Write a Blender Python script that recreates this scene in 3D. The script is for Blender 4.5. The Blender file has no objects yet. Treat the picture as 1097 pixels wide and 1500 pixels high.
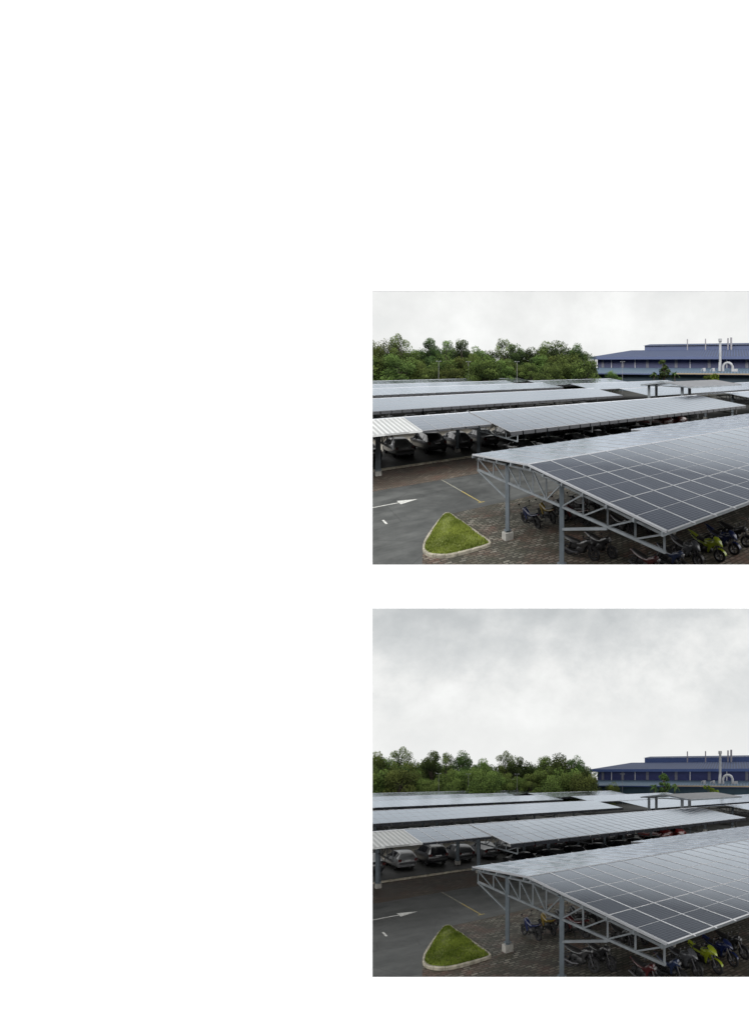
# A white display board with two openings; behind each lies the same solar car park,
# the upper one on rising ground, the lower one on falling ground.  Metres, +Y away.
import bpy, bmesh, math, random
from mathutils import Vector, Matrix
R = math.radians
C = bpy.context.scene.collection
scene = bpy.context.scene
rnd = random.Random(11)

# ------------------------------------------------------------------ materials
def new_mat(name):
    m = bpy.data.materials.new(name); m.use_nodes = True
    nt = m.node_tree; b = nt.nodes['Principled BSDF']
    return m, nt, b
def N(nt, typ, **kw):
    n = nt.nodes.new(typ)
    for k, v in kw.items(): setattr(n, k, v)
    return n
def ramp(nt, fac, stops):
    r = N(nt, 'ShaderNodeValToRGB')
    e = r.color_ramp.elements
    while len(e) < len(stops): e.new(0.5)
    for el, (p, c) in zip(e, stops):
        el.position = p; el.color = (c[0], c[1], c[2], 1) if hasattr(c, '__len__') else (c, c, c, 1)
    nt.links.new(fac, r.inputs['Fac'])
    return r.outputs['Color']
def noise(nt, scale, detail=4, rough=.55, vec=None):
    n = N(nt, 'ShaderNodeTexNoise'); n.inputs['Scale'].default_value = scale
    n.inputs['Detail'].default_value = detail; n.inputs['Roughness'].default_value = rough
    if vec is not None: nt.links.new(vec, n.inputs['Vector'])
    return n.outputs['Fac']
def pos(nt): return N(nt, 'ShaderNodeNewGeometry').outputs['Position']
def mixc(nt, fac, a, b, mode='MIX'):
    m = N(nt, 'ShaderNodeMix'); m.data_type = 'RGBA'; m.blend_type = mode
    for sock, v in ((m.inputs['Factor'], fac), (m.inputs['A'], a), (m.inputs['B'], b)):
        pass
    ins = [m.inputs[0], m.inputs[6], m.inputs[7]]
    for sock, v in zip(ins, (fac, a, b)):
        if isinstance(v, bpy.types.NodeSocket): nt.links.new(v, sock)
        elif hasattr(v, '__len__'): sock.default_value = (v[0], v[1], v[2], 1)
        else: sock.default_value = v
    return m.outputs[2]
def math_(nt, op, a, b=None, c=None):
    m = N(nt, 'ShaderNodeMath', operation=op)
    for s, v in zip(m.inputs, (a, b, c)):
        if v is None: continue
        if isinstance(v, bpy.types.NodeSocket): nt.links.new(v, s)
        else: s.default_value = v
    return m.outputs[0]
def bump(nt, b, h, strength, dist=.02):
    n = N(nt, 'ShaderNodeBump'); n.inputs['Strength'].default_value = strength; n.inputs['Distance'].default_value = dist
    nt.links.new(h, n.inputs['Height']); nt.links.new(n.outputs['Normal'], b.inputs['Normal'])
def plain(name, col, rough=.5, metal=0, var=.15, scale=3, coat=0):
    m, nt, b = new_mat(name)
    f = noise(nt, scale, 5, .6, pos(nt))
    c = ramp(nt, f, [(.25, [x*(1-var) for x in col]), (.75, [min(1, x*(1+var)) for x in col])])
    nt.links.new(c, b.inputs['Base Color'])
    b.inputs['Roughness'].default_value = rough; b.inputs['Metallic'].default_value = metal
    if coat: b.inputs['Coat Weight'].default_value = coat; b.inputs['Coat Roughness'].default_value = .08
    return m
M = {}
M['galv'] = plain('galvanised_steel', (.20, .22, .235), .5, .25, .3, 2)
M['galv_blue'] = plain('grey_blue_steel', (.13, .155, .175), .5, .15, .25, 1.5)
M['dark_steel'] = plain('shaded_steel', (.05, .052, .055), .6, 0, .2)  # steel under the roofs, its shade put into the colour
M['alu'] = plain('aluminium_rail', (.72, .73, .75), .5, .05, .08)
M['alu_dimmed'] = plain('dimmed_aluminium_rail', (.34, .35, .365), .6, .05, .12)  # upper park's rails: colour darkened to offset stronger overhead light
M['frame'] = plain('panel_frame', (.36, .37, .39), .5, .1, .1)
M['fascia'] = plain('dark_panel_lip', (.018, .02, .026), .5, 0, .2)
M['concrete'] = plain('concrete', (.36, .35, .32), .85, 0, .25, 6)
M['kerb'] = plain('kerb_stone', (.36, .33, .26), .9, 0, .6, 4)
M['rubber'] = plain('tyre_rubber', (.012, .012, .013), .8)
M['rim'] = plain('wheel_rim', (.06, .06, .065), .45, .4)
M['black'] = plain('black_plastic', (.015, .015, .016), .45)
M['chrome'] = plain('chrome', (.35, .35, .36), .3, .8)
M['glass'] = plain('car_glass', (.008, .009, .011), .06)
M['lens_red'] = plain('tail_lamp_red', (.07, .006, .006), .2)
M['lens_white'] = plain('lamp_lens', (.16, .16, .16), .15)
M['plate'] = plain('number_plate', (.5, .5, .5), .5)
M['paint_white_line'] = plain('road_paint_white', (.5, .5, .47), .8, 0, .45, 9)
M['paint_worn'] = plain('worn_road_paint', (.26, .25, .2), .85, 0, .6, 9)
M['paint_yellow'] = plain('road_paint_yellow', (.36, .28, .09), .8, 0, .45, 9)
M['bark'] = plain('bark', (.07, .055, .04), .9, 0, .3)
M['factory_blue'] = plain('navy_cladding', (.026, .032, .10), .55, 0, .12, .3)
M['teal'] = plain('teal_cladding', (.03, .06, .085), .6, 0, .15, .2)
M['downpipe'] = plain('pale_downpipe', (.5, .5, .53), .5)
M['louvre'] = plain('grey_louvre', (.12, .12, .15), .5)
M['rust'] = plain('tan_gutter', (.30, .24, .16), .7)
M['silver'] = plain('silver_duct', (.33, .335, .345), .5, .1, .3, .8)
M['seat'] = plain('seat_vinyl', (.014, .013, .013), .5)
M['flue'] = plain('flue_steel', (.22, .21, .23), .5, .3)
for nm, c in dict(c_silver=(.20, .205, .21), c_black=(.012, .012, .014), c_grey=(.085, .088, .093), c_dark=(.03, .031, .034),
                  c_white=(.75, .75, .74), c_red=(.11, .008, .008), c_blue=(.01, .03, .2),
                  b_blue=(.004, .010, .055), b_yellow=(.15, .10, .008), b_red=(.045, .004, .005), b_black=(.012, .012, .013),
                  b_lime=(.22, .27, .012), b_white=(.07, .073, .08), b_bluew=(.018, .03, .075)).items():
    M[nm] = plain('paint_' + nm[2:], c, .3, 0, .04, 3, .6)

def roof_mat(name, col, rib, rough=.35):
    m, nt, b = new_mat(name)
    uv = N(nt, 'ShaderNodeUVMap'); sx = N(nt, 'ShaderNodeSeparateXYZ'); nt.links.new(uv.outputs[0], sx.inputs[0])
    w = math_(nt, 'SINE', math_(nt, 'MULTIPLY', sx.outputs[0], rib*2*math.pi))
    f = noise(nt, .35, 5, .6, pos(nt))
    c = ramp(nt, f, [(.3, [x*.8 for x in col]), (.7, [min(1, x*1.15) for x in col])])
    c2 = mixc(nt, ramp(nt, w, [(.0, 0), (.25, 1)]), [x*.55 for x in col], c)
    nt.links.new(c2, b.inputs['Base Color']); b.inputs['Roughness'].default_value = rough
    bump(nt, b, w, .5, .03)
    return m
M['white_sheet'] = roof_mat('white_ribbed_sheet', (.56, .57, .56), 1/.3)
M['blue_sheet'] = roof_mat('blue_ribbed_roof', (.034, .055, .13), 1/.8, .7)
M['blue_light_sheet'] = roof_mat('faded_blue_roof', (.085, .135, .19), 1/.8, .6)
M['navy_trim'] = plain('navy_fascia', (.045, .07, .17), .45)

def solar(name, far=False, wet=1.0, sky_sheen=1.0):
    m, nt, b = new_mat(name)
    uv = N(nt, 'ShaderNodeUVMap'); sx = N(nt, 'ShaderNodeSeparateXYZ'); nt.links.new(uv.outputs[0], sx.inputs[0])
    U, V = sx.outputs[0], sx.outputs[1]
    def line(sock, n, w):          # 1 on thin lines n per unit
        f = math_(nt, 'FRACT', math_(nt, 'MULTIPLY', sock, n))
        d = math_(nt, 'ABSOLUTE', math_(nt, 'SUBTRACT', f, .5))
        return math_(nt, 'GREATER_THAN', d, .5 - w*n/2)
    f = noise(nt, .8, 4, .6, pos(nt))
    oi = N(nt, 'ShaderNodeObjectInfo').outputs['Random']
    base = ramp(nt, f, [(.3, (.030*sky_sheen, .034*sky_sheen, .046*sky_sheen)), (.7, (.042*sky_sheen, .047*sky_sheen, .061*sky_sheen))])
    base = mixc(nt, math_(nt, 'MULTIPLY', oi, .5), base, (.026*sky_sheen, .030*sky_sheen, .044*sky_sheen))
    c = mixc(nt, math_(nt, 'MULTIPLY', line(V, 10, .012), .5), base, (.16, .17, .19))
    c = mixc(nt, math_(nt, 'MULTIPLY', line(U, 6, .012), .45), c, (.16, .17, .19))
    if far:
        c = mixc(nt, line(U, 1, .07), c, (.5, .52, .54))
        c = mixc(nt, math_(nt, 'MULTIPLY', line(V, .5, .05), .8), c, (.3, .31, .33))
    nt.links.new(c, b.inputs['Base Color'])
    rf = noise(nt, 1.7, 5, .65, pos(nt))
    nt.links.new(ramp(nt, rf, [(.3, .10), (.75, .30)]), b.inputs['Roughness'])
    b.inputs['IOR'].default_value = 1.3; b.inputs['Specular IOR Level'].default_value = 0
    wv = noise(nt, .9, 3, .5, pos(nt)); bump(nt, b, wv, .10 if wet == 1 else .01, .05)
    # glass: reflectance climbs towards grazing
    gl = N(nt, 'ShaderNodeBsdfGlossy'); nt.links.new(ramp(nt, rf, [(.3, .08 if wet == 1 else .12), (.75, .24 if wet == 1 else .32)]), gl.inputs['Roughness']); gl.inputs['Color'].default_value = (.85, .915, 1, 1)
    lw = N(nt, 'ShaderNodeLayerWeight'); lw.inputs['Blend'].default_value = .5
    fr = ramp(nt, lw.outputs['Facing'], [(.55, .02), (.69, .08), (.75, .11), (.80, .48), (.84, .68), (.96, .88)])
    mx = N(nt, 'ShaderNodeMixShader'); nt.links.new(fr, mx.inputs[0]); nt.links.new(b.outputs[0], mx.inputs[1]); nt.links.new(gl.outputs[0], mx.inputs[2])
    nt.links.new(mx.outputs[0], nt.nodes['Material Output'].inputs['Surface'])
    return m
M['solar'] = solar('solar_glass'); M['solar_sheen'] = solar('sheen_solar_glass', False, 1.9, 2.2); M['solar_far'] = solar('solar_array', True, 1.8)  # away-sloping panels: base colour lightened to imitate reflected sky

def ground_mat(name, cols, scale, rough=(.45, .8), streak=True, under=True, brick=None):
    m, nt, b = new_mat(name)
    p = pos(nt)
    f1 = noise(nt, scale, 6, .65, p); f2 = noise(nt, .16, 4, .6, p); f3 = noise(nt, 25, 3, .6, p)
    c = ramp(nt, f1, [(.3, cols[0]), (.5, cols[1]), (.72, cols[2])])
    if brick:
        uv = N(nt, 'ShaderNodeUVMap')
        bt = N(nt, 'ShaderNodeTexBrick'); nt.links.new(uv.outputs[0], bt.inputs['Vector'])
        bt.inputs['Scale'].default_value = 1; bt.inputs['Brick Width'].default_value = .34; bt.inputs['Row Height'].default_value = .19
        bt.inputs['Mortar Size'].default_value = .03; bt.inputs['Bias'].default_value = -.1
        bt.inputs['Color1'].default_value = (*brick[0], 1); bt.inputs['Color2'].default_value = (*brick[1], 1); bt.inputs['Mortar'].default_value = (.022, .021, .016, 1)
        red = ramp(nt, noise(nt, .6, 5, .7, p), [(.45, 0), (.62, .75)])
        bc = mixc(nt, red, bt.outputs['Color'], (.19, .085, .06))
        moss = ramp(nt, noise(nt, 1.6, 8, .75, p), [(.40, 0), (.60, .9)])
        c = mixc(nt, moss, bc, c)
        c = mixc(nt, ramp(nt, bt.outputs['Fac'], [(0, 0), (1, .6)]), c, (.025, .025, .018))
        bump(nt, b, bt.outputs['Fac'], -.6, .02)
    else:
        bump(nt, b, f3, .35, .01)
    if streak and not brick:
        uv2 = N(nt, 'ShaderNodeUVMap'); mp2 = N(nt, 'ShaderNodeMapping'); nt.links.new(uv2.outputs[0], mp2.inputs[0]); mp2.inputs['Scale'].default_value = (.07, .55, 1)
        st = noise(nt, 1.6, 4, .6, mp2.outputs[0])
        c = mixc(nt, ramp(nt, st, [(.46, 0), (.66, .5)]), c, [x*1.5 for x in cols[2]])
        ck = N(nt, 'ShaderNodeTexVoronoi'); ck.feature = 'DISTANCE_TO_EDGE'; ck.inputs['Scale'].default_value = .35; nt.links.new(p, ck.inputs['Vector'])
        c = mixc(nt, ramp(nt, ck.outputs['Distance'], [(0, .5), (.012, 0)]), c, [x*.4 for x in cols[0]])
    if streak:
        c = mixc(nt, ramp(nt, f2, [(.35, .55), (.65, 0)]), c, [x*.45 for x in cols[0]])
    if under:
        bf = N(nt, 'ShaderNodeNewGeometry').outputs['Backfacing']
        c = mixc(nt, bf, c, (.93, .93, .93))  # unseen white underside, added to bounce light onto the lower park
    nt.links.new(c, b.inputs['Base Color'])
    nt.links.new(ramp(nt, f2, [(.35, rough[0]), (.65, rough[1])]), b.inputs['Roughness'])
    return m
M['asphalt'] = ground_mat('asphalt', [(.045, .048, .046), (.070, .073, .070), (.105, .108, .103)], 1.3, (.42, .75))
M['aisle'] = ground_mat('pale_aisle', [(.24, .22, .18), (.30, .28, .235), (.36, .335, .29)], 1.3, (.6, .9))
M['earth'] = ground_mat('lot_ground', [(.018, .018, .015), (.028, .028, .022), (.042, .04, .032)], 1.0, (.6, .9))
M['paver'] = ground_mat('brick_pavers', [(.035, .033, .022), (.06, .058, .036), (.11, .10, .07)], 2.2, (.6, .9), True, False, ((.075, .066, .05), (.40, .375, .31)))
M['paver_strip'] = ground_mat('worn_pavers', [(.06, .048, .036), (.10, .08, .06), (.19, .14, .10)], 1.6, (.6, .9), True, False, ((.11, .085, .065), (.34, .28, .22)))

def leaf_mat(name, dark, light):
    m, nt, b = new_mat(name)
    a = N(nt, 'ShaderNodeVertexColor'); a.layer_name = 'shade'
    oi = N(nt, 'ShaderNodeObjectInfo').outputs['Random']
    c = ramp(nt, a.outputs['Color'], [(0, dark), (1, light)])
    hs = N(nt, 'ShaderNodeHueSaturation'); nt.links.new(c, hs.inputs['Color'])
    nt.links.new(math_(nt, 'MULTIPLY_ADD', oi, .05, .475), hs.inputs['Hue'])
    nt.links.new(math_(nt, 'MULTIPLY_ADD', oi, .6, .7), hs.inputs['Value'])
    nt.links.new(hs.outputs[0], b.inputs['Base Color']); b.inputs['Roughness'].default_value = .7; b.inputs['Specular IOR Level'].default_value = .12
    return m
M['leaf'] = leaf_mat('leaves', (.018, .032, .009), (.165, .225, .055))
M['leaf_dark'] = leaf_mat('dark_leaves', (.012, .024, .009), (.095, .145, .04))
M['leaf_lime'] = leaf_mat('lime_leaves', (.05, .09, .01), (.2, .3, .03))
M['grass'] = leaf_mat('lawn', (.11, .17, .022), (.30, .40, .07))
gm, gnt, gb = new_mat('turf'); _f = noise(gnt, 3, 6, .7, pos(gnt))
gnt.links.new(ramp(gnt, _f, [(.3, (.10, .12, .025)), (.7, (.22, .25, .06))]), gb.inputs['Base Color']); gb.inputs['Roughness'].default_value = .9
M['turf'] = gm
M['board_back'] = plain('dark_board_back', (.10, .10, .10), .9)
M['canopy_roof'] = roof_mat('canopy_roof', (.20, .205, .22), 1.0, .5)
M['board'] = plain('white_board', (.93, .93, .93), .9, 0, .005)

# ------------------------------------------------------------------ mesh building
class MB:
    def __init__(self): self.v = []; self.f = []; self.m = []; self.uv = []; self.sh = []
    def face(self, pts, mi=0, uv=None, shade=0.5):
        i = len(self.v); self.v += [Vector(p) for p in pts]
        self.f.append(list(range(i, i+len(pts)))); self.m.append(mi); self.uv.append(uv); self.sh.append(shade)
    def box(self, c, ax, ay, az, mi=0):
        c, ax, ay, az = map(Vector, (c, ax, ay, az))
        P = lambda a, b, d: c+ax*a+ay*b+az*d
        for q in (((-1,-1,-1),(-1,1,-1),(1,1,-1),(1,-1,-1)), ((-1,-1,1),(1,-1,1),(1,1,1),(-1,1,1)),
                  ((-1,-1,-1),(1,-1,-1),(1,-1,1),(-1,-1,1)), ((1,1,-1),(-1,1,-1),(-1,1,1),(1,1,1)),
                  ((-1,1,-1),(-1,-1,-1),(-1,-1,1),(-1,1,1)), ((1,-1,-1),(1,1,-1),(1,1,1),(1,-1,1))):
            self.face([P(*x) for x in q], mi)
    def bar(self, a, b, w, h=None, mi=0):
        a, b = Vector(a), Vector(b); h = h or w
        d = b-a; L = d.length; d.normalize()
        up = Vector((0,0,1)) if abs(d.z) < .95 else Vector((1,0,0))
        x = d.cross(up).normalized(); z = x.cross(d)
        self.box((a+b)/2, d*(L/2), x*(w/2), z*(h/2), mi)
    def tube(self, pts, rad, n=8, mi=0, cap=True):
        pts = [Vector(p) for p in pts]
        if not hasattr(rad, '__len__'): rad = [rad]*len(pts)
        rings = []
        for i, p in enumerate(pts):
            d = (pts[min(i+1, len(pts)-1)]-pts[max(i-1, 0)]).normalized()
            up = Vector((0,0,1)) if abs(d.z) < .9 else Vector((0,1,0))
            x = d.cross(up).normalized(); y = x.cross(d)
            rings.append([p+(x*math.cos(2*math.pi*k/n)+y*math.sin(2*math.pi*k/n))*rad[i] for k in range(n)])
        self.loft(rings, mi, True, cap)
    def loft(self, rings, mi=0, closed=True, cap=True):
        b = len(self.v); n = len(rings[0])
        for r in rings: self.v += [Vector(p) for p in r]
        for i in range(len(rings)-1):
            for k in range(n if closed else n-1):
                k2 = (k+1) % n
                self.f.append([b+i*n+k, b+i*n+k2, b+(i+1)*n+k2, b+(i+1)*n+k]); self.m.append(mi); self.uv.append(None); self.sh.append(.5)
        if cap:
            for ring in ([b+k for k in range(n)][::-1], [b+(len(rings)-1)*n+k for k in range(n)]):
                self.f.append(ring); self.m.append(mi); self.uv.append(None); self.sh.append(.5)
    def ellipsoid(self, c, rx, ry, rz, mi=0, n=10, m=6, rot=None):
        rings = []
        for i in range(m+1):
            a = math.pi*(.02+.96*i/m)
            ring = []
            for k in range(n):
                t = 2*math.pi*k/n
                p = Vector((rx*math.cos(a), ry*math.sin(a)*math.cos(t), rz*math.sin(a)*math.sin(t)))
                if rot is not None: p = rot @ p
                ring.append(Vector(c)+p)
            rings.append(ring)
        self.loft(rings, mi)
    def mesh(self, name, mats, fn=None, smooth=None):
        me = bpy.data.meshes.new(name)
        me.from_pydata([fn(p) if fn else p for p in self.v], [], self.f)
        for m in (mats if isinstance(mats, (list, tuple)) else [mats]): me.materials.append(m)
        me.polygons.foreach_set('material_index', self.m)
        if any(u is not None for u in self.uv):
            L = me.uv_layers.new(name='UVMap').data
            for poly, u in zip(me.polygons, self.uv):
                if u is None: continue
                for li, q in zip(poly.loop_indices, u): L[li].uv = q
        if any(s != .5 for s in self.sh):
            ca = me.color_attributes.new('shade', 'FLOAT_COLOR', 'CORNER').data
            for poly, s in zip(me.polygons, self.sh):
                for li in poly.loop_indices: ca[li].color = (s, s, s, 1)
        me.update()
        if smooth:
            me.polygons.foreach_set('use_smooth', [True]*len(me.polygons)); me.set_sharp_from_angle(angle=R(smooth))
        return me

def link(name, me, parent=None, loc=(0,0,0), rot=None):
    o = bpy.data.objects.new(name, me); C.objects.link(o); o.location = loc
    if rot is not None: o.rotation_euler = rot
    if parent is not None: o.parent = parent
    return o
def tag(o, label=None, cat=None, group=None, kind=None):
    if label: o['label'] = label
    if cat: o['category'] = cat
    if group: o['group'] = group
    if kind: o['kind'] = kind
    return o
def copy_tree(o, parent=None):
    c = o.copy(); C.objects.link(c)
    if parent is not None: c.parent = parent
    for ch in o.children: copy_tree(ch, c)
    return c
def thin(o, keep):
    for ch in list(o.children):
        if ch.name.split('.')[0] not in keep: drop_tree(ch)
    return o
def drop_tree(o):
    for ch in list(o.children): drop_tree(ch)
    bpy.data.objects.remove(o)

# plan axes of the parking rows
E0 = Vector((-5.57, 30.2)); RV = Vector((.779, .627)); NV = Vector((-.627, .779))
def P(s, t, h=0):
    p = E0+RV*s+NV*t
    return Vector((p.x, p.y, h))
r3 = Vector((RV.x, RV.y, 0)); n3 = Vector((NV.x, NV.y, 0)); z3 = Vector((0,0,1))
EYE = 8.0

# ------------------------------------------------------------------ shared shapes (cars, motorbikes, plants)
def wheel_meshes(rad, wid, spokes=5, hub=.6):
    t = MB(); n = 20
    prof = [(rad*.68, -wid/2), (rad*.93, -wid/2), (rad, -wid*.3), (rad, wid*.3), (rad*.93, wid/2), (rad*.68, wid/2)]
    t.loft([[Vector((math.cos(2*math.pi*k/n)*r, y, math.sin(2*math.pi*k/n)*r)) for k in range(n)] for r, y in prof+[prof[0]]], 0, True, False)
    m = MB()
    rr = rad*.70
    m.loft([[Vector((math.cos(2*math.pi*k/n)*r, y, math.sin(2*math.pi*k/n)*r)) for k in range(n)]
            for r, y in ((rr, -wid*.42), (rr*.9, -wid*.42), (rr*.9, wid*.42), (rr, wid*.42), (rr, -wid*.42))], 0, True, False)
    for k in range(spokes):
        a = 2*math.pi*k/spokes; d = Vector((math.cos(a), 0, math.sin(a)))
        m.bar((0,0,0), d*rr*.92, wid*.35 if hub > .5 else .02, rad*.14)
    m.tube([(0,-wid*.45,0), (0,wid*.45,0)], rad*.18, 10)
    return t.mesh('tyre', M['rubber'], None, 40), m.mesh('rim', M['rim'], None, 40)
CT, CR = wheel_meshes(.32, .2, 7)
BT, BR = wheel_meshes(.29, .09, 5, .4)

def car_proto(kind, paint):
    if kind == 'hatchback':
        st = [(0,.68,.40,.80,.88,.60),(.08,.80,.26,.93,1.02,.68),(.52,.83,.22,.96,1.38,.55),(1.0,.84,.2,.96,1.47,.56),(1.8,.84,.2,.94,1.49,.57),(2.45,.84,.2,.93,1.40,.55),(3.15,.83,.2,.92,.99,.66),(3.8,.78,.22,.84,.88,.6),(4.1,.64,.32,.66,.70,.5)]
    elif kind == 'sport_utility_vehicle':
        st = [(0,.74,.45,.95,1.02,.66),(.08,.87,.34,1.08,1.16,.74),(.48,.9,.3,1.08,1.60,.62),(1.0,.91,.28,1.08,1.70,.63),(2.0,.91,.28,1.06,1.72,.63),(2.65,.91,.28,1.06,1.66,.64),(3.3,.9,.28,1.05,1.14,.74),(4.1,.86,.3,.98,1.04,.7),(4.45,.72,.4,.78,.84,.56)]
    else:
        st = [(0,.68,.40,.78,.88,.6),(.08,.8,.26,.9,1.0,.68),(.75,.84,.2,.93,1.05,.68),(1.35,.85,.2,.94,1.40,.57),(2.1,.85,.2,.93,1.46,.58),(2.7,.85,.2,.92,1.38,.55),(3.4,.84,.2,.9,.97,.66),(4.1,.78,.22,.82,.86,.6),(4.4,.64,.32,.66,.70,.5)]
    L = st[-1][0]
    def ring(s):
        x, hw, z0, be, tp, tw = s; x -= L/2
        h = [(hw*.86, z0), (hw, z0+.16), (hw, (z0+be)/2), (hw*.985, be), (tw, tp-.05), (tw*.8, tp)]
        return [Vector((x, -y, z)) for y, z in h]+[Vector((x, y, z)) for y, z in reversed(h)]
    rg = [ring(s) for s in st]
    b = MB(); b.loft(rg)
    body = b.mesh('body', M[paint], None, 35)
    w = MB(); k0 = 2 if kind != 'sedan' else 3
    def patch(q, mx=.08, my=.12, off=.012):
        q = [Vector(p) for p in q]; c = sum(q, Vector())/4
        nrm = (q[1]-q[0]).cross(q[3]-q[0]).normalized()
        if nrm.dot(c-Vector((0,0,.7))) < 0: nrm = -nrm
        bl = lambda u, v: (q[0]*(1-u)+q[1]*u)*(1-v)+(q[3]*(1-u)+q[2]*u)*v
        w.face([bl(mx,my)+nrm*off, bl(1-mx,my)+nrm*off, bl(1-mx,1-my)+nrm*off, bl(mx,1-my)+nrm*off])
    for i in range(k0, 6 if kind != 'sedan' else 5):
        if i+1 > 6: break
        for k in (3, 7): patch([rg[i][k], rg[i+1][k], rg[i+1][k+1], rg[i][k+1]], .05, .1)
    a, c2 = (1, 2) if kind != 'sedan' else (2, 3)
    patch([rg[a][4], rg[a][7], rg[c2][7], rg[c2][4]], .08, .1)
    patch([rg[5][4], rg[5][7], rg[6][7], rg[6][4]], .06, .08)
    win = w.mesh('window', M['glass'])
    root = bpy.data.objects.new('parked_car', None); C.objects.link(root)
    bo = link('body', body, root); link('window', win, bo)
    be, hw = st[1][3], st[1][1]
    for sy in (-1, 1):
        q = MB(); q.box((-L/2+.03, sy*hw*.83, be-.12), (.05,0,0), (0,.12,0), (0,0,.11)); link('tail_light', q.mesh('tail_light', M['lens_red']), root)
        q = MB(); q.ellipsoid((L/2-.16, sy*st[-1][1]*.9, st[-1][3]-.02), .14, .15, .08, 0, 8, 5); link('headlight', q.mesh('headlight', M['lens_white'], None, 40), root)
        q = MB(); q.ellipsoid((.62, sy*(hw+.12), be+.03), .06, .09, .06, 0, 8, 5); link('wing_mirror', q.mesh('wing_mirror', M[paint], None, 40), root)
        for x in (-L/2+.78, L/2-.82):
            wo = link('wheel', None, root, (x, sy*(hw-.08), .32))
            link('tyre', CT, wo); link('rim', CR, wo)
    q = MB(); q.box((-L/2-.01, 0, st[0][2]+.16), (.05,0,0), (0,hw*.86,0), (0,0,.09)); link('bumper', q.mesh('bumper', M['c_dark' if paint != 'c_black' else 'black']), root)
    q = MB(); q.box((-L/2+.02, 0, be-.16), (.05,0,0), (0,.25,0), (0,0,.06)); link('number_plate', q.mesh('number_plate', M['plate']), root)
    if kind == 'sport_utility_vehicle':
        for sy in (-1, 1):
            q = MB(); q.bar((-1.4, sy*.56, 1.74), (.4, sy*.56, 1.74), .05); link('roof_rail', q.mesh('roof_rail', M['chrome']), root)
    return root

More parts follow.
